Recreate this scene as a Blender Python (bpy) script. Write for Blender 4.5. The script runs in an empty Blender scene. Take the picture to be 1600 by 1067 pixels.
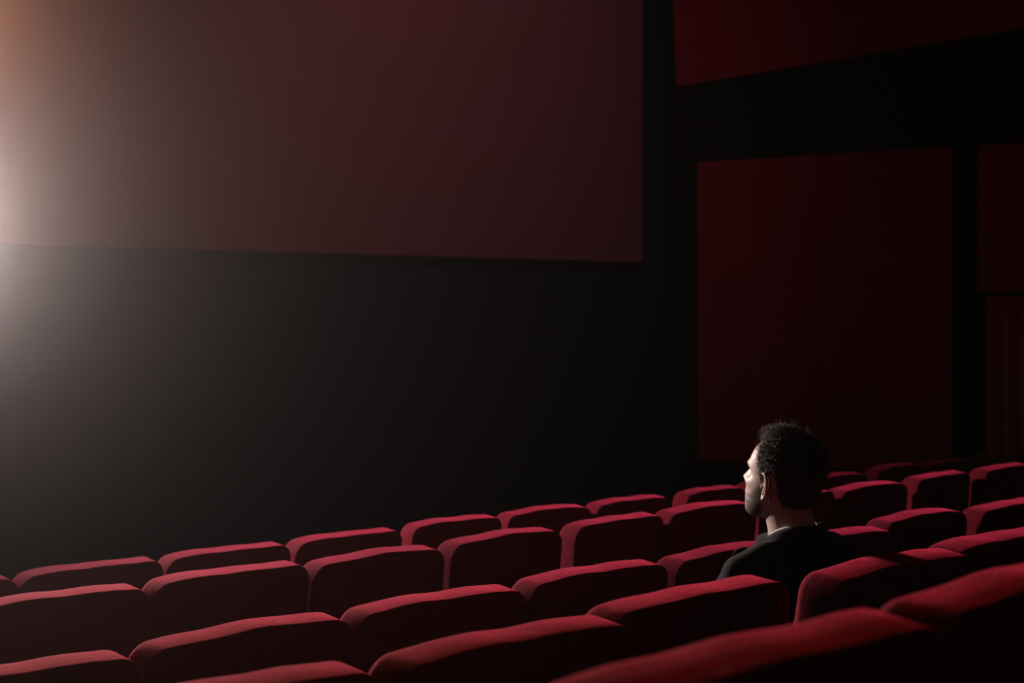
import bpy, bmesh, math, random
import numpy as np
from mathutils import Vector, Matrix, noise as mnoise

PI = math.pi
sc = bpy.context.scene
COL = sc.collection

# ------------------------------------------------------------------ camera
# rows of seats run along +X, the screen lies towards +Y, floor of the front row is z = 0
EYE = 1.975
FPX = 2424.5                      # focal length in pixels of the 1600 px wide frame
CAZ, SAZ = 0.682, 0.731           # view direction in plan
cam_d = bpy.data.cameras.new('camera')
cam = bpy.data.objects.new('camera', cam_d)
COL.objects.link(cam)
cam.location = (0, 0, EYE)
cam.rotation_euler = (PI / 2, 0, math.atan2(SAZ, CAZ) - PI / 2)
cam_d.sensor_width = 36.0
cam_d.lens = FPX / 1600 * 36
cam_d.shift_y = -(533.5 - 480) / 1600
cam_d.clip_start = 0.05
cam_d.clip_end = 100
cam_d.dof.use_dof = True
cam_d.dof.focus_distance = 4.25
cam_d.dof.aperture_fstop = 4.6
sc.camera = cam

# ------------------------------------------------------------------ world, lights, exposure
sc.view_settings.view_transform = 'Standard'
sc.view_settings.look = 'None'
sc.view_settings.gamma = 1.0
sc.view_settings.use_curve_mapping = False
sc.view_settings.exposure = 0.0

world = bpy.data.worlds.new('world')
sc.world = world
world.use_nodes = True
bg = world.node_tree.nodes['Background']
bg.inputs[0].default_value = (1.0, 0.62, 0.62, 1)
bg.inputs[1].default_value = 0.018


def aim(o, target):
    d = Vector(target) - o.location
    o.rotation_euler = d.to_track_quat('-Z', 'Y').to_euler()


def spot(name, loc, target, power, color, angle, blend, radius):
    d = bpy.data.lights.new(name, 'SPOT')
    d.energy = power
    d.color = color
    d.spot_size = math.radians(angle)
    d.spot_blend = blend
    d.shadow_soft_size = radius
    o = bpy.data.objects.new(name, d)
    COL.objects.link(o)
    o.location = loc
    aim(o, target)
    return o


# stage floodlight that lights the seats and the man's face from the front left
spot('stage_floodlight', (2.75, 8.7, 3.0), (4.9, 4.3, 0.8), 2200, (1.0, 0.97, 0.93), 72, 1.0, 0.10)
# lamp beside the screen, pointed at the audience, its beam shows in the haze
spot('audience_lamp', (3.05, 8.15, 2.46), (1.2, 0.0, 1.95), 1750, (1.0, 0.80, 0.75), 52, 1.0, 0.10)
spot('amber_glow_fill', (3.0, 8.25, 3.55), (0.9, 0.0, 1.95), 1000, (1.0, 0.40, 0.20), 54, 1.0, 0.10)  # unseen second source, added to tint the upper glow orange
# unseen fill spot, added to brighten the screen
spot('screen_fill', (6.6, 5.6, 6.2), (7.9, 9.1, 4.2), 85, (1.0, 0.80, 0.84), 84, 1.0, 0.15)
# added spot, stands in for lamp spill on the near part of the screen
spot('screen_spill_fill', (2.7, 7.6, 3.3), (3.6, 9.1, 3.0), 30, (1.0, 0.78, 0.80), 100, 1.0, 0.12)
# green emergency light low by the right wall, past the end of the front row
d = bpy.data.lights.new('emergency_light', 'POINT')
d.energy = 4.0
d.color = (0.25, 1.0, 0.35)
d.shadow_soft_size = 0.08
o = bpy.data.objects.new('emergency_light', d)
COL.objects.link(o)
o.location = (11.15, 4.6, 1.0)

HAZE_DENSITY = 0.019
HAZE_G = 0.990


# ------------------------------------------------------------------ helpers
def link(name, me, mat=None, parent=None, smooth=True):
    ob = bpy.data.objects.new(name, me)
    COL.objects.link(ob)
    if mat is not None:
        if len(me.materials) == 0:
            me.materials.append(mat)
    if parent is not None:
        ob.parent = parent
    if smooth and len(me.polygons):
        me.polygons.foreach_set('use_smooth', [True] * len(me.polygons))
        me.update()
    return ob


def empty(name, loc=(0, 0, 0), rz=0.0):
    ob = bpy.data.objects.new(name, None)
    COL.objects.link(ob)
    ob.location = loc
    ob.rotation_euler = (0, 0, rz)
    ob.empty_display_size = 0.1
    return ob


def tag(ob, label=None, cat=None, group=None, kind=None):
    if label:
        ob['label'] = label
    if cat:
        ob['category'] = cat
    if group:
        ob['group'] = group
    if kind:
        ob['kind'] = kind
    return ob


def mesh_from(name, verts, faces):
    me = bpy.data.meshes.new(name)
    me.from_pydata([tuple(v) for v in verts], [], faces)
    bm = bmesh.new()
    bm.from_mesh(me)
    bmesh.ops.recalc_face_normals(bm, faces=bm.faces)
    bm.to_mesh(me)
    bm.free()
    me.update()
    return me


class Soup:
    """collects closed shapes"""
    def __init__(self):
        self.v, self.f = [], []

    def add(self, verts, faces):
        n = len(self.v)
        self.v += [tuple(p) for p in verts]
        self.f += [tuple(i + n for i in f) for f in faces]

    def rings(self, rings, cap=True):
        m = len(rings[0])
        verts = [p for r in rings for p in r]
        faces = []
        for k in range(len(rings) - 1):
            for i in range(m):
                j = (i + 1) % m
                faces.append((k * m + i, k * m + j, (k + 1) * m + j, (k + 1) * m + i))
        if cap:
            a = len(verts)
            verts.append(sum((Vector(p) for p in rings[0]), Vector()) / m)
            b = a + 1
            verts.append(sum((Vector(p) for p in rings[-1]), Vector()) / m)
            L = (len(rings) - 1) * m
            for i in range(m):
                j = (i + 1) % m
                faces.append((j, i, a))
                faces.append((L + i, L + j, b))
        self.add(verts, faces)

    def ball(self, c, r, seg=16, rot=None):
        c = Vector(c)
        if not hasattr(r, '__len__'):
            r = (r, r, r)
        rings = []
        for k in range(1, seg // 2 + 1):
            t = PI * k / (seg // 2 + 1)
            ring = []
            for i in range(seg):
                a = 2 * PI * i / seg
                p = Vector((r[0] * math.sin(t) * math.cos(a), r[1] * math.sin(t) * math.sin(a), r[2] * math.cos(t)))
                if rot is not None:
                    p = rot @ p
                ring.append(c + p)
            rings.append(ring)
        self.rings(rings)

    def limb(self, pts, radii, seg=16, sub=5, flat=None):
        """tapered tube with round ends through pts; radii floats or (side, thick) pairs"""
        P = [Vector(p) for p in pts]
        R = [(r, r) if not hasattr(r, '__len__') else r for r in radii]
        # catmull sub-sampling
        Q, S = [], []
        n = len(P)
        for i in range(n - 1):
            p0, p1, p2, p3 = P[max(i - 1, 0)], P[i], P[i + 1], P[min(i + 2, n - 1)]
            for k in range(sub):
                t = k / sub
                q = 0.5 * ((2 * p1) + (p2 - p0) * t + (2 * p0 - 5 * p1 + 4 * p2 - p3) * t * t + (3 * p1 - p0 - 3 * p2 + p3) * t ** 3)
                Q.append(q)
                s = t * t * (3 - 2 * t)
                S.append((R[i][0] * (1 - s) + R[i + 1][0] * s, R[i][1] * (1 - s) + R[i + 1][1] * s))
        Q.append(P[-1])
        S.append(R[-1])
        # round ends
        d0 = (Q[0] - Q[1]).normalized()
        d1 = (Q[-1] - Q[-2]).normalized()
        pre, post = [], []
        for k in (0.97, 0.8, 0.5):
            c = math.sqrt(1 - k * k)
            pre.append((Q[0] + d0 * min(S[0]) * k, (S[0][0] * c, S[0][1] * c)))
        for k in (0.5, 0.8, 0.97):
            c = math.sqrt(1 - k * k)
            post.append((Q[-1] + d1 * min(S[-1]) * k, (S[-1][0] * c, S[-1][1] * c)))
        allp = pre + list(zip(Q, S)) + post
        up = Vector(flat) if flat is not None else Vector((0, 0, 1))
        rings = []
        prev = None
        for i, (q, s) in enumerate(allp):
            a = allp[max(i - 1, 0)][0]
            b = allp[min(i + 1, len(allp) - 1)][0]
            t = (b - a).normalized()
            if prev is None:
                x = t.cross(up)
                if x.length < 1e-3:
                    x = t.cross(Vector((0, 1, 0)))
            else:
                x = prev - t * prev.dot(t)
            x.normalize()
            prev = x
            y = t.cross(x).normalized()
            rings.append([q + x * s[0] * math.cos(2 * PI * k / seg) + y * s[1] * math.sin(2 * PI * k / seg) for k in range(seg)])
        self.rings(rings)

    def mesh(self, name):
        return mesh_from(name, self.v, self.f)


def remesh(me, voxel, smooth=0, factor=0.5):
    ob = bpy.data.objects.new('tmp', me)
    COL.objects.link(ob)
    m = ob.modifiers.new('r', 'REMESH')
    m.mode = 'VOXEL'
    m.voxel_size = voxel
    m.use_smooth_shade = True
    if smooth:
        s = ob.modifiers.new('s', 'SMOOTH')
        s.iterations = smooth
        s.factor = factor
    dg = bpy.context.evaluated_depsgraph_get()
    out = bpy.data.meshes.new_from_object(ob.evaluated_get(dg))
    bpy.data.objects.remove(ob)
    out.materials.clear()
    return out


def box_bm(bm, c, s, bevel=0.0, seg=2):
    r = bmesh.ops.create_cube(bm, size=1.0)
    for v in r['verts']:
        v.co = Vector((v.co.x * s[0], v.co.y * s[1], v.co.z * s[2])) + Vector(c)
    if bevel:
        es = list({e for v in r['verts'] for e in v.link_edges})
        bmesh.ops.bevel(bm, geom=es, offset=bevel, segments=seg, profile=0.5, affect='EDGES')


def box_mesh(name, c, s, bevel=0.0, seg=2):
    bm = bmesh.new()
    box_bm(bm, c, s, bevel, seg)
    me = bpy.data.meshes.new(name)
    bm.to_mesh(me)
    bm.free()
    return me


# ------------------------------------------------------------------ materials
def new_mat(name):
    m = bpy.data.materials.new(name)
    m.use_nodes = True
    nt = m.node_tree
    return m, nt, nt.nodes['Principled BSDF']


def simple_mat(name, col, rough=0.8, scale=40.0, amount=0.25, bump=0.1, bscale=None, sheen=0.0, spec=0.3, metal=0.0):
    m, nt, b = new_mat(name)
    tc = nt.nodes.new('ShaderNodeTexCoord')
    n = nt.nodes.new('ShaderNodeTexNoise')
    n.inputs['Scale'].default_value = scale
    n.inputs['Detail'].default_value = 4
    nt.links.new(tc.outputs['Object'], n.inputs['Vector'])
    r = nt.nodes.new('ShaderNodeMix')
    r.data_type = 'RGBA'
    r.inputs[6].default_value = (*[c * (1 - amount) for c in col], 1)
    r.inputs[7].default_value = (*[min(1, c * (1 + amount)) for c in col], 1)
    nt.links.new(n.outputs['Fac'], r.inputs[0])
    nt.links.new(r.outputs[2], b.inputs['Base Color'])
    b.inputs['Roughness'].default_value = rough
    b.inputs['Specular IOR Level'].default_value = spec
    b.inputs['Metallic'].default_value = metal
    if sheen:
        b.inputs['Sheen Weight'].default_value = sheen
        b.inputs['Sheen Roughness'].default_value = 0.5
    if bump:
        n2 = nt.nodes.new('ShaderNodeTexNoise')
        n2.inputs['Scale'].default_value = bscale or scale * 8
        n2.inputs['Detail'].default_value = 3
        nt.links.new(tc.outputs['Object'], n2.inputs['Vector'])
        bp = nt.nodes.new('ShaderNodeBump')
        bp.inputs['Strength'].default_value = bump
        bp.inputs['Distance'].default_value = 0.002
        nt.links.new(n2.outputs['Fac'], bp.inputs['Height'])
        nt.links.new(bp.outputs['Normal'], b.inputs['Normal'])
    return m


def velvet_mat():
    m, nt, b = new_mat('red_velvet')
    N, L = nt.nodes, nt.links
    tc = N.new('ShaderNodeTexCoord')
    oi = N.new('ShaderNodeObjectInfo')
    off = N.new('ShaderNodeVectorMath')
    off.operation = 'MULTIPLY_ADD'
    cmb = N.new('ShaderNodeCombineXYZ')
    for i in range(3):
        L.new(oi.outputs['Random'], cmb.inputs[i])
    L.new(cmb.outputs[0], off.inputs[0])
    off.inputs[1].default_value = (37, 11, 23)
    L.new(tc.outputs['Object'], off.inputs[2])
    big = N.new('ShaderNodeTexNoise')
    big.inputs['Scale'].default_value = 9
    big.inputs['Detail'].default_value = 5
    big.inputs['Roughness'].default_value = 0.65
    L.new(off.outputs[0], big.inputs['Vector'])
    ramp = N.new('ShaderNodeValToRGB')
    ramp.color_ramp.elements[0].position = 0.3
    ramp.color_ramp.elements[0].color = (0.10, 0.0024, 0.008, 1)
    ramp.color_ramp.elements[1].position = 0.7
    ramp.color_ramp.elements[1].color = (0.14, 0.003, 0.012, 1)
    L.new(big.outputs['Fac'], ramp.inputs[0])
    # lint and dust specks, small flecks thinly strewn
    sp = N.new('ShaderNodeTexNoise')
    sp.inputs['Scale'].default_value = 260
    sp.inputs['Detail'].default_value = 1
    L.new(off.outputs[0], sp.inputs['Vector'])
    r2 = N.new('ShaderNodeValToRGB')
    r2.color_ramp.elements[0].position = 0.672
    r2.color_ramp.elements[0].color = (0, 0, 0, 1)
    r2.color_ramp.elements[1].position = 0.735
    r2.color_ramp.elements[1].color = (0.55, 0.55, 0.55, 1)
    L.new(sp.outputs['Fac'], r2.inputs[0])
    mx = N.new('ShaderNodeMix')
    mx.data_type = 'RGBA'
    mx.inputs[7].default_value = (0.42, 0.22, 0.2, 1)
    L.new(r2.outputs[0], mx.inputs[0])
    L.new(ramp.outputs[0], mx.inputs[6])
    L.new(mx.outputs[2], b.inputs['Base Color'])
    b.inputs['Roughness'].default_value = 0.95
    b.inputs['Specular IOR Level'].default_value = 0.08
    b.inputs['Sheen Weight'].default_value = 1.0
    b.inputs['Sheen Roughness'].default_value = 0.40
    b.inputs['Sheen Tint'].default_value = (0.9, 0.05, 0.12, 1)
    sw = N.new('ShaderNodeTexNoise')
    sw.inputs['Scale'].default_value = 190
    sw.inputs['Detail'].default_value = 3
    L.new(off.outputs[0], sw.inputs['Vector'])
    sr = N.new('ShaderNodeMapRange')
    sr.inputs['From Min'].default_value = 0.3
    sr.inputs['From Max'].default_value = 0.7
    sr.inputs['To Min'].default_value = 0.32
    sr.inputs['To Max'].default_value = 0.72
    L.new(sw.outputs['Fac'], sr.inputs['Value'])
    L.new(sr.outputs[0], b.inputs['Sheen Weight'])
    tm = N.new('ShaderNodeMix')
    tm.data_type = 'RGBA'
    tm.inputs[6].default_value = (0.9, 0.035, 0.11, 1)
    tm.inputs[7].default_value = (1.0, 0.55, 0.5, 1)
    L.new(r2.outputs[0], tm.inputs[0])
    L.new(tm.outputs[2], b.inputs['Sheen Tint'])
    fn = N.new('ShaderNodeTexNoise')
    fn.inputs['Scale'].default_value = 420
    fn.inputs['Detail'].default_value = 2
    L.new(off.outputs[0], fn.inputs['Vector'])
    bp = N.new('ShaderNodeBump')
    bp.inputs['Strength'].default_value = 0.35
    bp.inputs['Distance'].default_value = 0.0015
    L.new(fn.outputs['Fac'], bp.inputs['Height'])
    b2 = N.new('ShaderNodeBump')
    b2.inputs['Strength'].default_value = 0.25
    b2.inputs['Distance'].default_value = 0.01
    L.new(big.outputs['Fac'], b2.inputs['Height'])
    L.new(b2.outputs['Normal'], bp.inputs['Normal'])
    L.new(bp.outputs['Normal'], b.inputs['Normal'])
    return m


def skin_mat():
    m, nt, b = new_mat('skin')
    N, L = nt.nodes, nt.links
    at = N.new('ShaderNodeVertexColor')
    at.layer_name = 'beard'
    tc = N.new('ShaderNodeTexCoord')
    n = N.new('ShaderNodeTexNoise')
    n.inputs['Scale'].default_value = 600
    n.inputs['Detail'].default_value = 2
    L.new(tc.outputs['Object'], n.inputs['Vector'])
    rr = N.new('ShaderNodeValToRGB')
    rr.color_ramp.elements[0].position = 0.38
    rr.color_ramp.elements[0].color = (0.55, 0.55, 0.55, 1)
    rr.color_ramp.elements[1].position = 0.60
    L.new(n.outputs['Fac'], rr.inputs[0])
    mul = N.new('ShaderNodeMath')
    mul.operation = 'MULTIPLY'
    L.new(at.outputs['Color'], mul.inputs[0])
    L.new(rr.outputs[0], mul.inputs[1])
    mx = N.new('ShaderNodeMix')
    mx.data_type = 'RGBA'
    mx.inputs[6].default_value = (0.48, 0.375, 0.31, 1)
    mx.inputs[7].default_value = (0.04, 0.030, 0.022, 1)
    L.new(mul.outputs[0], mx.inputs[0])
    L.new(mx.outputs[2], b.inputs['Base Color'])
    b.inputs['Roughness'].default_value = 0.5
    b.inputs['Specular IOR Level'].default_value = 0.35
    b.inputs['Subsurface Weight'].default_value = 0.12
    b.inputs['Subsurface Radius'].default_value = (1.0, 0.35, 0.2)
    b.inputs['Subsurface Scale'].default_value = 0.006
    bp = N.new('ShaderNodeBump')
    bp.inputs['Strength'].default_value = 0.15
    bp.inputs['Distance'].default_value = 0.001
    L.new(n.outputs['Fac'], bp.inputs['Height'])
    L.new(bp.outputs['Normal'], b.inputs['Normal'])
    return m


M = {}
M['velvet'] = velvet_mat()
M['black_metal'] = simple_mat('black_metal', (0.015, 0.015, 0.016), 0.4, 30, 0.2, 0.0, spec=0.5)
M['armrest'] = simple_mat('dark_wood_armrest', (0.02, 0.010, 0.008), 0.45, 18, 0.4, 0.05)
M['carpet'] = simple_mat('dark_carpet', (0.018, 0.012, 0.013), 0.95, 120, 0.4, 0.4)
M['wall_black'] = simple_mat('black_wall_fabric', (0.012, 0.0135, 0.014), 0.92, 60, 0.25, 0.2)
M['wall_front'] = simple_mat('black_front_wall', (0.014, 0.021, 0.032), 0.92, 60, 0.2, 0.2)
M['screen'] = simple_mat('screen_cloth', (0.36, 0.085, 0.11), 0.85, 3, 0.04, 0.05, 300)  # red light bounced onto the screen is put into this colour
M['panel_cloth'] = simple_mat('dark_red_panel_cloth', (0.42, 0.014, 0.034), 0.9, 2.5, 0.15, 0.25, 260)
M['curtain'] = simple_mat('dark_red_curtain', (0.45, 0.05, 0.05), 0.9, 20, 0.2, 0.2, 300)
M['skin'] = skin_mat()
M['hair'] = simple_mat('dark_hair', (0.060, 0.048, 0.037), 0.5, 300, 0.35, 0.0, spec=0.5)
M['jacket'] = simple_mat('navy_wool', (0.010, 0.0125, 0.020), 0.92, 220, 0.35, 0.5, 700, sheen=0.05, spec=0.1)
M['shirt'] = simple_mat('white_shirt', (0.62, 0.60, 0.57), 0.8, 200, 0.05, 0.1)
M['trousers'] = simple_mat('dark_trousers', (0.012, 0.012, 0.014), 0.9, 200, 0.3, 0.3)
M['shoe'] = simple_mat('black_leather', (0.012, 0.010, 0.010), 0.35, 60, 0.2, 0.1)
M['eye'] = simple_mat('eye_white', (0.7, 0.68, 0.64), 0.15, 60, 0.05, 0.0, spec=0.5)
M['button'] = simple_mat('black_button', (0.01, 0.01, 0.012), 0.3, 60, 0.1, 0.0)

# ------------------------------------------------------------------ room shell
ROWS = {  # crest line distance, crest height over the front floor
    'front': (5.41, 0.0), 'second': (4.30, 0.127), 'third': (3.19, 0.205),
    'fourth': (2.08, 0.385), 'nearest': (0.97, 0.642)}

# stepped floor, one closed profile swept along X
prof = [(9.2, 0.0), (5.11, 0.0), (5.11, 0.127), (4.00, 0.127), (4.00, 0.205), (2.89, 0.205), (2.89, 0.385),
        (1.78, 0.385), (1.78, 0.642), (0.67, 0.642), (0.67, 0.95), (-2.5, 0.95), (-2.5, -0.2), (9.2, -0.2)]
vs = [(-5.0, y, z) for y, z in prof] + [(12.9, y, z) for y, z in prof]
n = len(prof)
fs = [(i, (i + 1) % n, n + (i + 1) % n, n + i) for i in range(n)] + [tuple(range(n)), tuple(range(n, 2 * n))]
floor = link('floor', mesh_from('floor', vs, fs), M['carpet'], smooth=False)
tag(floor, 'stepped dark carpet floor under the rows of seats', kind='structure')

CORNER = Vector((10.46, 9.16, 0))
WDIR = Vector((0.195, -0.981, 0)).normalized()      # right wall, towards the audience
WNRM = Vector((-WDIR.y, WDIR.x, 0)) * -1            # into the room
if WNRM.x > 0:
    WNRM = -WNRM


def wall_pt(s, z, out=0.0):
    return CORNER + WDIR * s + WNRM * out + Vector((0, 0, z))


def slab(name, quad, thick, nrm, mat, parent=None, bevel=0.0):
    """quad: four points in the wall plane; thick out of the wall along nrm"""
    bm = bmesh.new()
    a = [bm.verts.new(p) for p in quad]
    b = [bm.verts.new(Vector(p) + nrm * thick) for p in quad]
    bm.faces.new(a)
    bm.faces.new(b)
    m = len(quad)
    for i in range(m):
        bm.faces.new((a[i], a[(i + 1) % m], b[(i + 1) % m], b[i]))
    bmesh.ops.recalc_face_normals(bm, faces=bm.faces)
    if bevel:
        bmesh.ops.bevel(bm, geom=list(bm.edges), offset=bevel, segments=2, profile=0.5, affect='EDGES')
    me = bpy.data.meshes.new(name)
    bm.to_mesh(me)
    bm.free()
    return link(name, me, mat, parent, smooth=False)


wf = slab('wall_front', [(-5.0, 9.2, -0.2), (10.6, 9.2, -0.2), (10.6, 9.2, 7.2), (-5.0, 9.2, 7.2)], 0.2, Vector((0, 1, 0)), M['wall_front'])
tag(wf, 'black front wall below and beside the screen', kind='structure')
wr = slab('wall_right', [wall_pt(-0.06, -0.2), wall_pt(12.0, -0.2), wall_pt(12.0, 7.2), wall_pt(-0.06, 7.2)], 0.2, -WNRM, M['wall_black'])
tag(wr, 'black side wall behind the red panels', kind='structure')

# screen
ND = Vector((0, -1, 0))
scr = slab('cinema_screen', [(-4.2, 9.19, 2.36), (10.07, 9.19, 2.365), (10.07, 9.19, 6.9), (-4.2, 9.19, 6.9)], 0.07, ND, M['screen'], bevel=0.006)
tag(scr, 'big blank dim reddish cinema screen on the black front wall', 'screen')

# wall panels: empty > boards
def panel(label, boards, base):
    t = empty('wall_panel', wall_pt(*base))
    tag(t, label, 'wall panel', 'dark red panels on the side wall')
    inv = Matrix.Translation(-t.location)
    for q in boards:
        ob = slab('board', [inv @ wall_pt(s, z) for s, z in q], 0.05, WNRM, M['panel_cloth'], t, bevel=0.008)
    return t


panel('tall dark red wall panel in two joined boards, behind the man', [
    [(0.312, 0.635), (1.444, 0.635), (1.444, 3.245), (0.312, 3.245)],
    [(1.449, 0.635), (2.588, 0.635), (2.588, 3.245), (1.449, 3.245)]], (1.45, 0.635))
panel('short dark red wall panel hanging above the curtain', [
    [(2.804, 2.09), (4.9, 2.09), (4.9, 3.243), (2.804, 3.243)]], (3.8, 2.09))
panel('high dark red wall panel with a slanting lower edge, above the two other panels', [
    [(0.099, 3.925), (6.2, 4.32), (6.2, 6.9), (-0.02, 6.9)]], (3.0, 4.1))

# curtain with pleats under the short panel
V, F = [], []
NS, NZ = 260, 10
for k in range(NZ + 1):
    z = 2.045 * (k / NZ) + 0.012
    for i in range(NS + 1):
        s = 2.87 + 2.0 * i / NS
        ph = s * 2 * PI / 0.115 + 0.8 * math.sin(s * 7.1)
        amp = 0.022 * (0.75 + 0.25 * math.sin(s * 11.3)) * (1.0 - 0.25 * k / NZ)
        V.append(wall_pt(s, z, 0.045 + amp * math.sin(ph + 0.25 * math.sin(k * 0.7 + s * 3))))
for k in range(NZ):
    for i in range(NS):
        a = k * (NS + 1) + i
        F.append((a, a + 1, a + NS + 2, a + NS + 1))
cme = mesh_from('curtain', V, F)
cur = link('curtain', cme, M['curtain'])
so = cur.modifiers.new('thick', 'SOLIDIFY')
so.thickness = 0.004
tag(cur, 'pleated dark red curtain hanging on the side wall below the short panel', 'curtain')


# ------------------------------------------------------------------ seats
def outline(w, h, rt, rb, crown, seed, n_c=9, n_e=14):
    """closed outline in XZ, top crest at z = 0, bottom at -h; returns points and outward normals"""
    rnd = random.Random(seed)
    ph = [rnd.uniform(0, 6.28) for _ in range(6)]
    pts = []
    hw = w / 2
    arcs = [((hw - rt, -rt), rt, 0, 90), ((-hw + rt, -rt), rt, 90, 180), ((-hw + rb, -h + rb), rb, 180, 270), ((hw - rb, -h + rb), rb, 270, 360)]
    segs = []
    for (cx, cz), r, a0, a1 in arcs:
        segs.append([(cx + r * math.cos(math.radians(a0 + (a1 - a0) * i / n_c)), cz + r * math.sin(math.radians(a0 + (a1 - a0) * i / n_c))) for i in range(n_c + 1)])
    for k in range(4):
        pts += segs[k]
        p, q = segs[k][-1], segs[(k + 1) % 4][0]
        pts += [(p[0] + (q[0] - p[0]) * i / n_e, p[1] + (q[1] - p[1]) * i / n_e) for i in range(1, n_e)]
    out = []
    for x, z in pts:
        u = max(-1, min(1, x / hw))
        top = max(0.0, 1 + z / 0.25)
        z2 = z + top * (crown * (1 - u * u) - crown) + top * (0.0022 * math.sin(x * 14 + ph[0]) + 0.0014 * math.sin(x * 31 + ph[1]))
        x2 = x + 0.002 * math.sin(z * 9 + ph[2]) + 0.0012 * math.sin(z * 23 + ph[3])
        out.append((x2, z2))
    m = len(out)
    nr = []
    for i in range(m):
        a, b = out[i - 1], out[(i + 1) % m]
        tx, tz = b[0] - a[0], b[1] - a[1]
        l = math.hypot(tx, tz) or 1
        nr.append((tz / l, -tx / l))
    return out, nr


BACK_W = 0.556


def backrest_mesh(seed):
    w, h, t = BACK_W, 0.66, 0.112
    pts, nr = outline(w, h, 0.050, 0.03, 0.012, seed)
    rnd = random.Random(seed + 90)
    o1, o2 = rnd.uniform(0, 99), rnd.uniform(0, 99)
    rb, rf = 0.011, 0.030       # rear edge is crisp, the front edge rounder
    prof = []
    for inset, y in [(0.30, -t / 2 + 0.004), (0.14, -t / 2 + 0.001), (0.06, -t / 2 - 0.001), (0.026, -t / 2 - 0.0005), (0.0135, -t / 2 - 0.0002)]:
        prof.append((inset, y))
    for k in range(6):
        a = PI / 2 * k / 5
        prof.append((rb * (1 - math.sin(a)), -t / 2 + rb * (1 - math.cos(a)) * 1.0))
    for k in range(7):
        a = PI / 2 * k / 6
        prof.append((rf * (1 - math.cos(a)), t / 2 - rf + rf * math.sin(a)))
    for inset, y in [(0.08, t / 2 + 0.006), (0.16, t / 2 + 0.012), (0.26, t / 2 + 0.015)]:
        prof.append((inset, y))
    rings = []
    cz = -h / 2
    for inset, y in prof:
        ring = []
        for (x, z), (nx, nz) in zip(pts, nr):
            if inset <= 0.06:
                px, pz = x - nx * inset, z - nz * inset
            else:
                # shrink towards the middle segment
                px, pz = x - nx * 0.06, z - nz * 0.06
                f = (inset - 0.06) / 0.26
                px = px * (1 - f)
                pz = pz + (cz - pz) * f
            q = Vector((px * 3.1 + o1, y * 3.1 + o2, pz * 3.1))
            d = mnoise.noise(q) * 0.004 + mnoise.noise(q * 4.5) * 0.0018
            if y < 0 and inset > 0.05:
                d *= 0.25
            # soft pull marks across the rear edge of the cover
            wob = mnoise.noise(Vector((px * 26 + o2, pz * 5, o1))) * 0.0035 if y < -0.02 and inset < 0.07 else 0.0
            ring.append(Vector((px, y + d + wob * 0.6, pz + d * 0.5)))
        rings.append(ring)
    s = Soup()
    s.rings(rings)
    me = s.mesh('backrest')
    me.materials.append(M['velvet'])
    me.polygons.foreach_set('use_smooth', [True] * len(me.polygons))
    return me


def cushion_mesh():
    bm = bmesh.new()
    box_bm(bm, (0, 0.33, 0.395), (0.52, 0.46, 0.13), 0.035, 4)
    me = bpy.data.meshes.new('seat_cushion')
    bm.to_mesh(me)
    bm.free()
    me.materials.append(M['velvet'])
    me.polygons.foreach_set('use_smooth', [True] * len(me.polygons))
    return me


def armrest_mesh():
    bm = bmesh.new()
    box_bm(bm, (-0.3, 0.42, 0.615), (0.036, 0.33, 0.04), 0.015, 3)
    box_bm(bm, (-0.3, 0.42, 0.44), (0.028, 0.28, 0.32), 0.008, 2)
    me = bpy.data.meshes.new('armrest')
    bm.to_mesh(me)
    bm.free()
    me.materials.append(M['armrest'])
    return me


def pedestal_mesh(x):
    bm = bmesh.new()
    box_bm(bm, (x, 0.30, 0.17), (0.05, 0.16, 0.325), 0.008, 2)
    box_bm(bm, (x, 0.30, 0.0075), (0.09, 0.30, 0.015), 0.004, 1)
    me = bpy.data.meshes.new('leg')
    bm.to_mesh(me)
    bm.free()
    me.materials.append(M['black_metal'])
    return me


BACKS = [backrest_mesh(s) for s in (3, 11, 27, 42, 58, 73, 91)]
CUSH, ARM = cushion_mesh(), armrest_mesh()
LEGS = [pedestal_mesh(-0.2), pedestal_mesh(0.2)]
PITCH = 0.60
GROUPS = {'front': 'seats of the front row', 'second': 'seats of the second row', 'third': 'seats of the third row',
          'fourth': 'seats of the fourth row', 'nearest': 'seats of the nearest row'}


def seat(row, x, gap, dy, dz, tilt, yaw, var, label):
    D, fz = ROWS[row]
    t = empty('theater_chair', (x, D, fz))
    tag(t, label, 'chair', GROUPS[row])
    b = link('backrest', BACKS[var % len(BACKS)], None, t)
    b.location = (gap / 2, dy, 1.0 + dz)
    b.scale = ((PITCH - gap) / BACK_W, 1, 1)
    b.rotation_euler = (math.radians(tilt), 0, math.radians(yaw))
    link('seat_cushion', CUSH, None, t)
    link('armrest', ARM, None, t)
    for l in LEGS:
        link('leg', l, None, t)
    return t


EDGE0 = {'front': 2.54, 'second': 2.44, 'third': 2.386, 'fourth': 2.807, 'nearest': 1.488}
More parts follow.
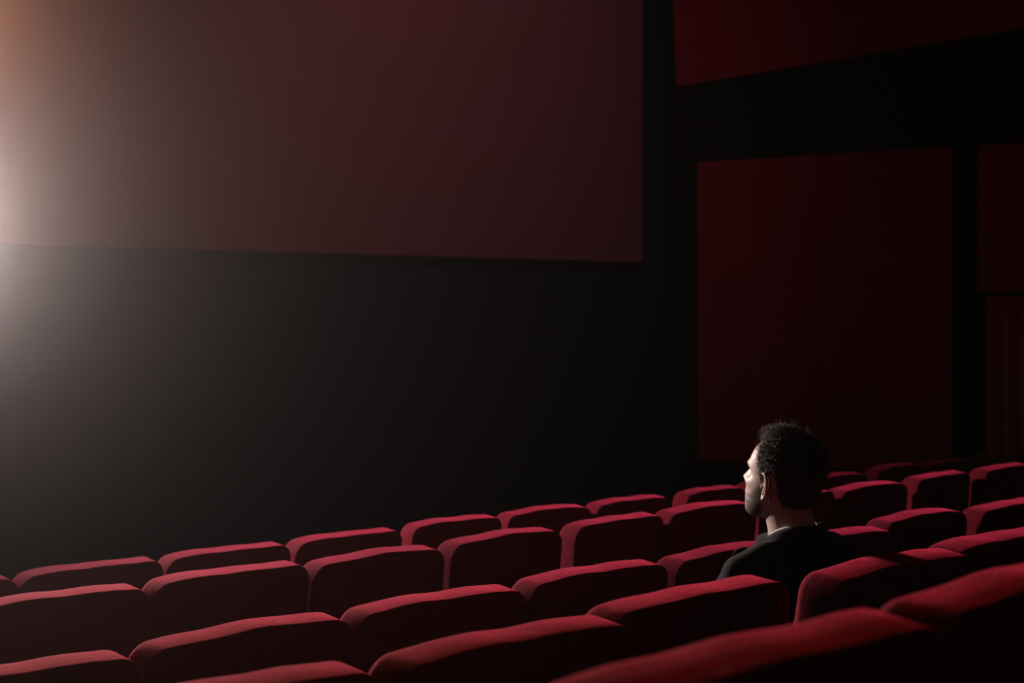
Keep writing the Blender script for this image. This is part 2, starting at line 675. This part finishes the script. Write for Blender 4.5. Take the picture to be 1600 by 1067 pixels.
# per seat: index in the row -> forward shift of the back (m), height (m), tilt (deg)
# per seat: gap to its left neighbour (m), forward shift of the back (m), height (m), tilt, yaw (deg)
TUNE = {
    'front': {-1: (.02, 0, 0, 6, 0), 0: (.012, 0, 0, 6, 0), 1: (.016, 0, -.004, 6, 0), 2: (.022, 0, 0, 6, 1), 3: (.060, 0, .003, 6, 0), 4: (.036, 0, .003, 6, 0),
              5: (.030, 0, 0, 6, 1), 6: (.090, -.02, .003, 6, 2), 7: (.03, 0, 0, 6, 0), 8: (.03, 0, -.010, 6, 1), 9: (.075, 0, .002, 6, 2), 10: (.03, 0, -.010, 6, 0),
              11: (.05, 0, -.006, 6, 2), 12: (.04, 0, -.004, 6, 0)},
    'second': {-1: (.03, 0, 0, 6, 0), 0: (.02, 0, 0, 6, 0), 1: (.024, 0, -.005, 6, 0), 2: (.030, 0, .0, 6, 1), 3: (.068, 0, .002, 6, 1), 4: (.018, 0, .003, 6, 0),
               5: (.042, 0, .003, 6, 1), 6: (.03, .0, .0, 6, 0), 7: (.065, 0, .004, 6, 2), 8: (.06, -.02, .004, 6, 2)},
    'third': {-2: (.015, 0, -.006, 6, 0), -1: (.015, 0, 0, 6, 0), 0: (.015, 0, 0, 6, 0), 1: (.018, -.005, 0, 6, 0), 2: (.03, -.005, .0, 6, 0), 3: (.04, -.03, -.010, 7, 0),
              4: (.05, .045, .0, 5, 0), 5: (.05, .02, -.014, 6, 1)},
    'fourth': {-3: (.015, 0, .005, 6, 0), -2: (.015, -.015, .0, 6, 0), -1: (.015, .060, -.005, 5, 0), 0: (.004, -.045, .008, 8, 0), 1: (.03, .04, -.01, 6, 0)},
    'nearest': {-1: (.03, -.03, .006, 6, 0), 0: (.03, .008, .002, 5, 0)},
}
ORD = ['first', 'second', 'third', 'fourth', 'fifth', 'sixth', 'seventh', 'eighth', 'ninth', 'tenth', 'eleventh', 'twelfth', 'thirteenth', 'fourteenth']
SPECIAL = {
    ('fourth', 0): 'red velvet seat the man sits in, part of its top edge in his shadow',
    ('fourth', -1): 'red velvet seat beside the man, in front of his near shoulder and collar edge',
    ('fourth', 1): 'red velvet seat next to the man on his far side, at the picture edge',
    ('nearest', -1): 'large blurred red velvet seat back in the lower corner, lower of the two nearest',
    ('nearest', 0): 'large blurred red velvet seat back at the picture edge, higher of the two nearest',
    ('third', 2): 'red velvet seat directly in front of the man, its end hidden by his collar',
    ('third', 3): 'red velvet seat seen just past the man\'s far shoulder, in the third row',
    ('second', 5): 'red velvet seat mostly hidden behind the man\'s chin and neck, in the second row',
    ('front', -1): 'sliver of a red velvet seat cut off by the picture edge, in the front row',
}
random.seed(5)
for row, tune in TUNE.items():
    for c, idx in enumerate(sorted(tune)):
        gap, dy, dz, tilt, yaw = tune[idx]
        lab = SPECIAL.get((row, idx)) or 'red velvet cinema seat in the %s row, %s in view counting from its left end' % (row, ORD[c])
        seat(row, EDGE0[row] + PITCH * (idx + .5), gap, dy + random.uniform(-.003, .003), dz + random.uniform(-.002, .002),
             tilt + random.uniform(-.6, .6), yaw + random.uniform(-.5, .5), random.randrange(99), lab)

# ------------------------------------------------------------------ the man
MX, MY, MZ = EDGE0['fourth'] + 0.30 + 0.004, 2.087, 0.385
man = empty('person', (MX, MY, MZ))
tag(man, 'dark-haired person with stubble in a navy jacket, seated, looking toward the screen', 'person')

HEAD_O = Vector((-0.006, 0.268, 1.154))
HEAD_M = Matrix.Translation(HEAD_O) @ Matrix.Rotation(math.radians(3.5), 4, 'Z') @ Matrix.Rotation(math.radians(15), 4, 'X')
HEAD_S = HEAD_M @ Matrix.Scale(0.905, 4)

HT = np.array([  # z, front, back, half width
    [-.116, .055, -.030, .012], [-.113, .068, -.020, .026], [-.105, .079, .000, .040], [-.090, .084, .030, .051],
    [-.070, .088, .060, .0595], [-.050, .093, .080, .065], [-.030, .093, .093, .069], [-.010, .0925, .100, .072],
    [.010, .0935, .104, .0745], [.030, .097, .106, .0765], [.060, .0935, .105, .0775], [.085, .084, .099, .0735],
    [.105, .069, .086, .064], [.118, .056, .068, .050], [.126, .036, .046, .034], [.130, .012, .020, .012]])


def hermite(z, col):
    zs = HT[:, 0]
    k = int(np.clip(np.searchsorted(zs, z) - 1, 0, len(zs) - 2))
    y = HT[:, col]
    def slope(i):
        a, b = max(i - 1, 0), min(i + 1, len(zs) - 1)
        return (y[b] - y[a]) / (zs[b] - zs[a])
    h = zs[k + 1] - zs[k]
    t = (z - zs[k]) / h
    return ((2 * t ** 3 - 3 * t ** 2 + 1) * y[k] + (t ** 3 - 2 * t ** 2 + t) * h * slope(k)
            + (-2 * t ** 3 + 3 * t ** 2) * y[k + 1] + (t ** 3 - t ** 2) * h * slope(k + 1))


NOSE_Z = [-.044, -.036, -.030, -.025, -.018, -.007, .005, .015, .024, .034]
NOSE_H = [0.0, .004, .015, .0255, .0290, .0225, .0140, .0070, .0025, 0.0]


def gs(v, c, s):
    return math.exp(-((v - c) / s) ** 2)


def head_pt(th, z):
    """th 0 = face, positive to the man's left (-x)"""
    Fz, Bz, Wz = hermite(z, 1), hermite(z, 2), hermite(z, 3)
    c, s = math.cos(th), math.sin(th)
    e = 0.86 if c > 0 else 0.95
    x = -Wz * math.copysign(abs(s) ** 0.92, s)
    mid = (Fz - Bz) * 0.5 if z < -.06 else 0.0
    if c > 0:
        y = mid + (Fz - mid) * abs(c) ** e
    else:
        y = mid - (Bz + mid) * abs(c) ** e
    if c > 0:
        ax = abs(x)
        w = min(1.0, c * 2.2)
        d = 0.0
        nh = float(np.interp(z, NOSE_Z, NOSE_H))
        sx = float(np.interp(z, [-.04, -.022, .0, .03], [.011, .0105, .0085, .0095]))
        d += nh * gs(ax, 0, sx)
        d += .0085 * gs(ax, .0135, .0055) * gs(z, -.025, .0075)
        d -= .0150 * gs(ax, .032, .016) * gs(z, .010, .0115)
        d += .0085 * gs(ax, .026, .024) * gs(z, .032, .009)
        d -= .0060 * gs(ax, .047, .014) * gs(z, .010, .0105)
        d += .0075 * gs(ax, .048, .016) * gs(z, -.014, .012)
        d -= .0012 * gs(ax, .045, .020) * gs(z, -.050, .022)
        d += .0012 * gs(ax, 0, .022) * gs(z, -.0535, .0055)
        d += .0008 * gs(ax, 0, .020) * gs(z, -.0660, .0050)
        d -= .0012 * gs(ax, 0, .024) * gs(z, -.0595, .0022)
        d -= .0018 * gs(ax, 0, .020) * gs(z, -.0760, .0055)
        d += .0045 * gs(ax, 0, .020) * gs(z, -.0960, .0120)
        d -= .0025 * gs(ax, 0, .006) * gs(z, -.0450, .006)
        y += d * w
        x -= math.copysign(.0035, x) * gs(ax, .070, .02) * gs(z, .025, .025) * 0.8 if ax > .03 else 0
    if z < -.03:
        z = -.03 + (z + .03) * .94
    return Vector((x, y, z))


def head_grid(nth=220, nz=150):
    rings = []
    for k in range(nz):
        z = -.1155 + (.1298 + .1155) * (0.5 - 0.5 * math.cos(PI * (0.02 + 0.96 * k / (nz - 1))))
        ring = []
        for i in range(nth):
            u = -1 + 2 * i / nth
            th = PI * (0.72 * u + 0.28 * u ** 3)     # denser at the face
            ring.append(head_pt(th, z))
        rings.append(ring)
    return rings


body = Soup()
body.rings([[HEAD_S @ p for p in r] for r in head_grid()])
body.limb([(0, .222, .98), (0, .232, 1.03), (-.003, .248, 1.085), (-.006, .264, 1.14)], [(.065, .062), (.058, .060), (.0545, .058), (.054, .058)], seg=28)
# sterno-mastoid cords and throat
for sx in (-1, 1):
    body.limb([HEAD_M @ Vector((sx * .055, -.018, -.032)), (sx * .043, .262, 1.07), (sx * .020, .290, 1.005)], [.008, .009, .009], seg=10)
# trunk
def ell(soup, levels, seg=36, pw=0.9):
    rings = []
    for z, cy, rx, ry in levels:
        rings.append([Vector((rx * math.copysign(abs(math.cos(2 * PI * i / seg)) ** pw, math.cos(2 * PI * i / seg)),
                              cy + ry * math.copysign(abs(math.sin(2 * PI * i / seg)) ** pw, math.sin(2 * PI * i / seg)), z)) for i in range(seg)])
    soup.rings(rings)


ell(body, [(.475, .25, .13, .10), (.50, .245, .165, .115), (.60, .225, .150, .105), (.72, .215, .150, .105), (.84, .222, .168, .112),
           (.92, .230, .165, .100), (.97, .232, .140, .080), (1.005, .230, .095, .066), (1.03, .232, .05, .05)])
ELB, WRI = (.238, .285, .705), (.115, .465, .640)
for sx in (-1, 1):
    body.limb([(sx * .140, .236, .935), (sx * .185, .242, .900), (sx * .226, .267, .80), (sx * ELB[0], ELB[1], ELB[2])], [.044, .045, .040, .036])
    body.limb([(sx * ELB[0], ELB[1], ELB[2]), (sx * .19, .37, .672), (sx * WRI[0], WRI[1], WRI[2])], [.038, .036, .025])
    # hand resting on the thigh: palm, four fingers, thumb
    w = Vector((sx * WRI[0], WRI[1], WRI[2]))
    f = Vector((-sx * .30, 1, -.12)).normalized()
    side = Vector((-sx, -.30, 0)).normalized()          # towards the thumb
    dn = Vector((0, 0, -1))
    body.limb([w, w + f * .045, w + f * .088], [(.026, .017), (.038, .015), (.040, .012)], seg=16, flat=(0, 0, 1))
    for k, (off, ln, r) in enumerate([(.028, .070, .0088), (.010, .080, .0092), (-.009, .073, .0088), (-.027, .057, .0078)]):
        b0 = w + f * .078 + side * off
        body.limb([b0, b0 + f * ln * .45 + dn * .004, b0 + f * ln * .78 + dn * .016, b0 + f * ln * .95 + dn * .030], [r * 1.1, r, r * .92, r * .8], seg=10, sub=3)
    b0 = w + f * .022 + side * .022
    body.limb([b0, b0 + f * .03 + side * .026 + dn * .006, b0 + f * .06 + side * .030 + dn * .012], [.012, .0105, .009], seg=10, sub=3)
    # legs
    body.limb([(sx * .085, .27, .548), (sx * .105, .46, .548), (sx * .118, .66, .540)], [.078, .066, .052])
    body.limb([(sx * .118, .66, .535), (sx * .118, .69, .36), (sx * .118, .665, .09)], [.052, .050, .034])
    body.limb([(sx * .118, .655, .055), (sx * .124, .76, .040), (sx * .126, .84, .032)], [(.034, .035), (.040, .028), (.036, .018)])
me = remesh(body.mesh('body_raw'), 0.0032, 2, 0.4)

# ears: finely built, then joined onto the same mesh
ears = Soup()
def ear(sx):
    s = Soup()
    th = math.radians(93)
    O = Vector((sx * .0665, -.004, -.002))
    fw = Vector((-sx * .12, 1, 0)).normalized()
    out = Vector((sx, -.0, 0))
    # plane leans outwards to the back
    A = (fw * math.cos(math.radians(17)) - out * math.sin(math.radians(17))).normalized()
    U = (Vector((0, 0, 1)) * math.cos(math.radians(-9)) - fw * math.sin(math.radians(-9))).normalized()
    Nn = A.cross(U)
    if Nn.dot(out) < 0:
        Nn = -Nn
    def P(a, b, n):
        return O + A * a + U * b + Nn * n
    R = Matrix((A, U, Nn)).transposed()
    helix = [(.004, .002, .004), (.011, .010, .005), (.013, .021, .007), (.006, .031, .010), (-.006, .033, .012), (-.0165, .026, .0125), (-.0195, .012, .012),
             (-.0180, -.003, .011), (-.0125, -.016, .009), (-.0045, -.026, .007), (.003, -.031, .005)]
    s.limb([P(*p) for p in helix], [.0022, .0026, .0030, .0034, .0036, .0037, .0035, .0032, .0031, .0036, .0042], seg=10, sub=5)
    s.limb([P(-.001, .023, .007), P(-.009, .012, .0095), P(-.0105, .0, .0095), P(-.006, -.010, .009), P(.001, -.0155, .008)], [.0022, .0028, .0030, .0030, .0026], seg=10, sub=5)
    s.ball(P(-.003, .004, .002), (.0155, .029, .0048), 20, R)
    s.ball(P(.0025, -.0265, .0045), (.0075, .0075, .0042), 16, R)
    s.ball(P(.0095, -.003, .006), (.0042, .0062, .0038), 14, R)
    s.ball(P(.0, -.0160, .007), (.0042, .0034, .0036), 14, R)
    s.ball(P(.006, .004, -.003), (.014, .022, .006), 16, R)
    return s
for sx in (-1, 1):
    e = ear(sx)
    em = remesh(e.mesh('ear_raw'), 0.0012, 2, 0.5)
    bm = bmesh.new()
    bm.from_mesh(me)
    em.transform(HEAD_M)
    bm.from_mesh(em)
    bm.to_mesh(me)
    bm.free()
# beard mask
ca = me.color_attributes.new('beard', 'FLOAT_COLOR', 'POINT')
n = len(me.vertices)
co = np.empty(n * 3)
me.vertices.foreach_get('co', co)
co = co.reshape(-1, 3)
inv = np.array(HEAD_S.inverted())
hc = co @ inv[:3, :3].T + inv[:3, 3]
def sstep(a, b, v):
    t = np.clip((v - a) / (b - a), 0, 1)
    return t * t * (3 - 2 * t)
X, Y, Z = hc[:, 0], hc[:, 1], hc[:, 2]
lim = -.032 - .018 * np.exp(-((np.abs(X) - .045) / .02) ** 2) + .030 * sstep(.055, .012, Y) * (np.abs(X) > .04)
beard = sstep(.008, -.010, Z - lim) * sstep(-.006, .014, Y) * sstep(-.150, -.118, Z)
beard *= 1 - .12 * np.exp(-(X / .013) ** 2 - ((Z + .060) / .006) ** 2) * (Y > .08)
brow = np.exp(-((np.abs(X) - .030) / .016) ** 4 - ((Z - .0335) / .0048) ** 2) * (Y > .05)
beard = np.clip(beard * 1.0 + brow * 1.4, 0, 1)
colr = np.ones((n, 4))
colr[:, :3] = beard[:, None]
ca.data.foreach_set('color', colr.ravel())
link('body', me, M['skin'], man)

# eyeballs
for sx in (-1, 1):
    s = Soup()
    s.ball(HEAD_S @ Vector((sx * .031, .0660, .012)), .0112, 20)
    link('eyeball', s.mesh('eyeball'), M['eye'], man)


# hair: cap with a hairline and short curls
def hairline(th):
    a = abs(math.degrees(th))
    return float(np.interp(a, [0, 15, 30, 42, 50, 57, 63, 68, 73, 78, 83, 88, 94, 101, 108, 116, 130, 150, 180],
                           [.094, .096, .100, .103, .103, .100, .091, .072, .048, .020, -.004, .000, .034, .036, .012, -.026, -.048, -.056, -.060]))


def hair_thick(th, z):
    a = abs(math.degrees(th))
    m = (z - hairline(th)) / .012
    m = max(0.0, min(1.0, m))
    m = m * m * (3 - 2 * m)
    side = float(np.interp(a, [0, 40, 70, 110, 180], [.014, .014, .0085, .0085, .012]))
    top = .016 + .003 * max(0, math.cos(th))
    k = float(np.interp(z, [-.07, .0, .06, .11], [0.30, .65, 1.0, 1.0]))
    ktop = float(np.interp(z, [.05, .11], [0, 1]))
    return (side * (1 - ktop) + top * ktop) * k * m, m


cap_rings, roots = [], []
NTH, NZH = 260, 150
hrnd = random.Random(8)
cz0, cz1 = -.075, .1299
ZS = [cz0 + (cz1 - cz0) * math.sin(k / (NZH - 1) * PI / 2) for k in range(NZH)]
TS = [-PI + 2 * PI * i / NTH for i in range(NTH)]
HP = [[head_pt(th, z) for th in TS] for z in ZS]
for k in range(NZH):
    z = ZS[k]
    ka, kb = max(k - 1, 0), min(k + 1, NZH - 1)
    ring = []
    for i in range(NTH):
        th = TS[i]
        p = HP[k][i]
        nrm = (HP[k][(i + 1) % NTH] - HP[k][i - 1]).cross(HP[kb][i] - HP[ka][i])
        if nrm.length < 1e-12:
            nrm = Vector((0, 0, 1))
        nrm.normalize()
        if nrm.dot(p - Vector((0, 0, .02))) < 0:
            nrm = -nrm
        tk, m = hair_thick(th, z)
        q = p * 62
        nz_ = mnoise.noise(q) * .5 + mnoise.noise(q * 2.1 + Vector((5, 3, 1))) * .5
        d = tk * (.86 + .26 * nz_) + (0.0008 * m) - .004 * (1 - m)
        ring.append(p + nrm * d)
        if m > .12:
            roots.append((p + nrm * max(0, tk * .72), nrm, tk, m))
    cap_rings.append(ring)
hair = Soup()
hair.rings([[HEAD_S @ p for p in r] for r in cap_rings])
hv, hf = [], []
HM3 = HEAD_M.to_3x3()
for _ in range(24000):
    p, nrm, tk, m = hrnd.choice(roots)
    if p.z > .10 and hrnd.random() < 0.45:
        continue
    nrm = HM3 @ nrm
    p = HEAD_S @ (p + Vector((hrnd.uniform(-.002, .002), hrnd.uniform(-.002, .002), hrnd.uniform(-.002, .002))))
    ref = Vector((hrnd.uniform(-1, 1), hrnd.uniform(-1, 1), hrnd.uniform(-1, 1)))
    t1 = nrm.cross(ref).normalized()
    t2 = nrm.cross(t1)
    fly = hrnd.random() < 0.03
    ln = (tk * hrnd.uniform(.55, 1.25) + .002) * (1.6 if fly else 1.0)
    curl = hrnd.uniform(.35, .75) if not fly else .3
    r = hrnd.uniform(.00026, .00055)
    base = len(hv)
    NSEG = 5
    ph = hrnd.uniform(0, 6.28)
    for k in range(NSEG + 1):
        t = k / NSEG
        a = ph + t * hrnd.uniform(2.6, 4.0)
        c = p + nrm * ln * t * (1 - .35 * curl * t) + (t1 * math.cos(a) + t2 * math.sin(a)) * ln * curl * t
        rr = r * (1 - .75 * t)
        for j in range(3):
            b = 2 * PI * j / 3
            hv.append(c + (t1 * math.cos(b) + t2 * math.sin(b)) * rr)
    for k in range(NSEG):
        for j in range(3):
            j2 = (j + 1) % 3
            hf.append((base + k * 3 + j, base + k * 3 + j2, base + k * 3 + 3 + j2, base + k * 3 + 3 + j))
hair.v += [tuple(v) for v in hv]
n0 = len(hair.v) - len(hv)
hair.f += [tuple(i + n0 for i in f) for f in hf]
hme = bpy.data.meshes.new('hair')
hme.from_pydata(hair.v, [], hair.f)
hb = link('hair', hme, M['hair'], man)

# shirt: body and collar
sh = Soup()
ell(sh, [(.56, .225, .158, .113), (.72, .215, .157, .112), (.84, .222, .174, .118), (.92, .229, .180, .111), (.972, .231, .152, .090), (1.006, .232, .098, .073), (1.020, .234, .075, .071)])
shirt = link('shirt', remesh(sh.mesh('shirt_raw'), 0.006, 3), M['shirt'], man)


def ring_band(n, top, bot, thick, a0=-PI, a1=PI):
    """band: top(a), bot(a) give points; a = 0 at the nape, +-pi at the throat"""
    V, F = [], []
    rows = 6
    for i in range(n + 1):
        a = a0 + (a1 - a0) * i / n
        p, q = top(a), bot(a)
        c = Vector((0, .24, 0))
        for k in range(rows + 1):
            t = k / rows
            m = p.lerp(q, t)
            o = Vector((m.x, m.y - c.y, 0))
            if o.length:
                o.normalize()
            V.append(m + o * (.006 * math.sin(PI * t)))
    for i in range(n):
        for k in range(rows):
            a = i * (rows + 1) + k
            F.append((a, a + rows + 1, a + rows + 2, a + 1))
    return mesh_from('band', V, F)


def around(a, rx, ryb, ryf, z):
    s, c = math.sin(a), math.cos(a)
    return Vector((-rx * s, .237 - (ryb * c if c > 0 else ryf * c), z))


def cz(a):
    f = (1 - math.cos(a)) / 2
    return 1.061 - .100 * f ** 2.4


def sc_top(a):
    f = (1 - math.cos(a)) / 2
    return around(a, .0625 + .006 * f, .0660, .072 + .022 * f ** 2, cz(a) - .004 + .0145 * f ** .7)


def sc_bot(a):
    f = (1 - math.cos(a)) / 2
    return around(a, .080, .078, .098, cz(a) - .034)


cme = ring_band(80, sc_top, sc_bot, .002, -PI * .93, PI * .93)
scol = link('shirt_collar', cme, M['shirt'], man)
md = scol.modifiers.new('t', 'SOLIDIFY')
md.thickness = .003

# jacket
jk = Soup()
ell(jk, [(.480, .265, .165, .120), (.52, .245, .190, .128), (.60, .225, .176, .124), (.72, .213, .176, .124), (.84, .220, .194, .130),
         (.915, .228, .200, .122), (.955, .231, .186, .104), (.985, .233, .145, .088), (1.010, .235, .105, .080), (1.030, .236, .083, .078)], seg=44)
for sx in (-1, 1):
    jk.limb([(sx * .080, .222, .990), (sx * .145, .226, .982), (sx * .206, .232, .956)], [.040, .042, .048])
    jk.limb([(sx * .178, .232, .940), (sx * .212, .236, .912), (sx * .232, .265, .80), (sx * .244, .285, .700)], [.056, .060, .056, .050])
    jk.limb([(sx * .244, .285, .702), (sx * .192, .372, .674), (sx * .128, .452, .644)], [.050, .046, .037])
jme = remesh(jk.mesh('jacket_raw'), 0.006, 6, 0.5)
for v in jme.vertices:
    q = Vector(v.co)
    d = mnoise.noise(q * 11) * .004 + mnoise.noise(Vector((q.x * 9, q.y * 16, q.z * 34)) + Vector((3, 7, 1))) * .0022
    v.co = v.co + v.normal * d
link('jacket', jme, M['jacket'], man)


# jacket collar, folded over, then lapels
def jc_top(a):
    f = (1 - math.cos(a)) / 2
    return around(a, .0700 + .012 * f, .0715, .082 + .024 * f ** 2, cz(a))


def jc_bot(a):
    f = (1 - math.cos(a)) / 2
    return around(a, .108, .110, .122, 1.008 - .066 * f ** 1.5)


jc = link('jacket_collar', ring_band(80, jc_top, jc_bot, .004, -PI * .66, PI * .66), M['jacket'], man)
md = jc.modifiers.new('t', 'SOLIDIFY')
md.thickness = .006
for sx in (-1, 1):
    outer = [(.100, .318, .985), (.142, .306, .962), (.128, .326, .905), (.095, .345, .83), (.050, .352, .76), (.018, .350, .70)]
    inner = [(.072, .312, .992), (.066, .325, .962), (.052, .342, .905), (.036, .352, .83), (.020, .355, .76), (.008, .352, .70)]
    V, F = [], []
    for o_, i_ in zip(outer, inner):
        for k in range(5):
            t = k / 4
            p = Vector(i_).lerp(Vector(o_), t)
            V.append((sx * p.x, p.y + .010 + .008 * math.sin(PI * t), p.z + .004))
    for a in range(len(outer) - 1):
        for k in range(4):
            F.append((a * 5 + k, a * 5 + k + 1, a * 5 + k + 6, a * 5 + k + 5))
    lp = link('lapel', mesh_from('lapel', V, F), M['jacket'], man)
    md = lp.modifiers.new('t', 'SOLIDIFY')
    md.thickness = .006
for z in (.66, .57):
    s = Soup()
    s.ball((.0, .352, z), (.009, .004, .009), 12)
    link('button', s.mesh('button'), M['button'], man)

# trousers and shoes
tr = Soup()
ell(tr, [(.468, .275, .150, .105), (.50, .262, .172, .124), (.56, .245, .160, .116), (.60, .232, .150, .108)])
for sx in (-1, 1):
    tr.limb([(sx * .088, .27, .550), (sx * .106, .46, .552), (sx * .118, .655, .545)], [.083, .076, .064])
    tr.limb([(sx * .118, .665, .535), (sx * .118, .69, .36), (sx * .118, .672, .11)], [.063, .060, .052])
link('trousers', remesh(tr.mesh('trousers_raw'), 0.007, 4), M['trousers'], man)
for sx in (-1, 1):
    s = Soup()
    s.limb([(sx * .118, .640, .052), (sx * .121, .70, .052), (sx * .125, .79, .040), (sx * .127, .875, .034)], [(.040, .050), (.042, .050), (.048, .038), (.040, .030)], seg=20)
    link('shoe', s.mesh('shoe'), M['shoe'], man)

# ------------------------------------------------------------------ haze filling the hall
bm = bmesh.new()
box_bm(bm, (4.0, 3.5, 3.2), (30, 22, 10))
hz = bpy.data.meshes.new('haze')
bm.to_mesh(hz)
bm.free()
hm = bpy.data.materials.new('haze')
hm.use_nodes = True
nt = hm.node_tree
nt.nodes.clear()
out = nt.nodes.new('ShaderNodeOutputMaterial')
vs_ = nt.nodes.new('ShaderNodeVolumeScatter')
vs_.inputs['Color'].default_value = (1, 1, 1, 1)
vs_.inputs['Density'].default_value = HAZE_DENSITY
vs_.inputs['Anisotropy'].default_value = HAZE_G
nt.links.new(vs_.outputs[0], out.inputs['Volume'])
hob = link('haze', hz, hm, None, smooth=False)
tag(hob, 'thin haze in the air, lit by the lamp at the picture edge', 'haze', kind='stuff')
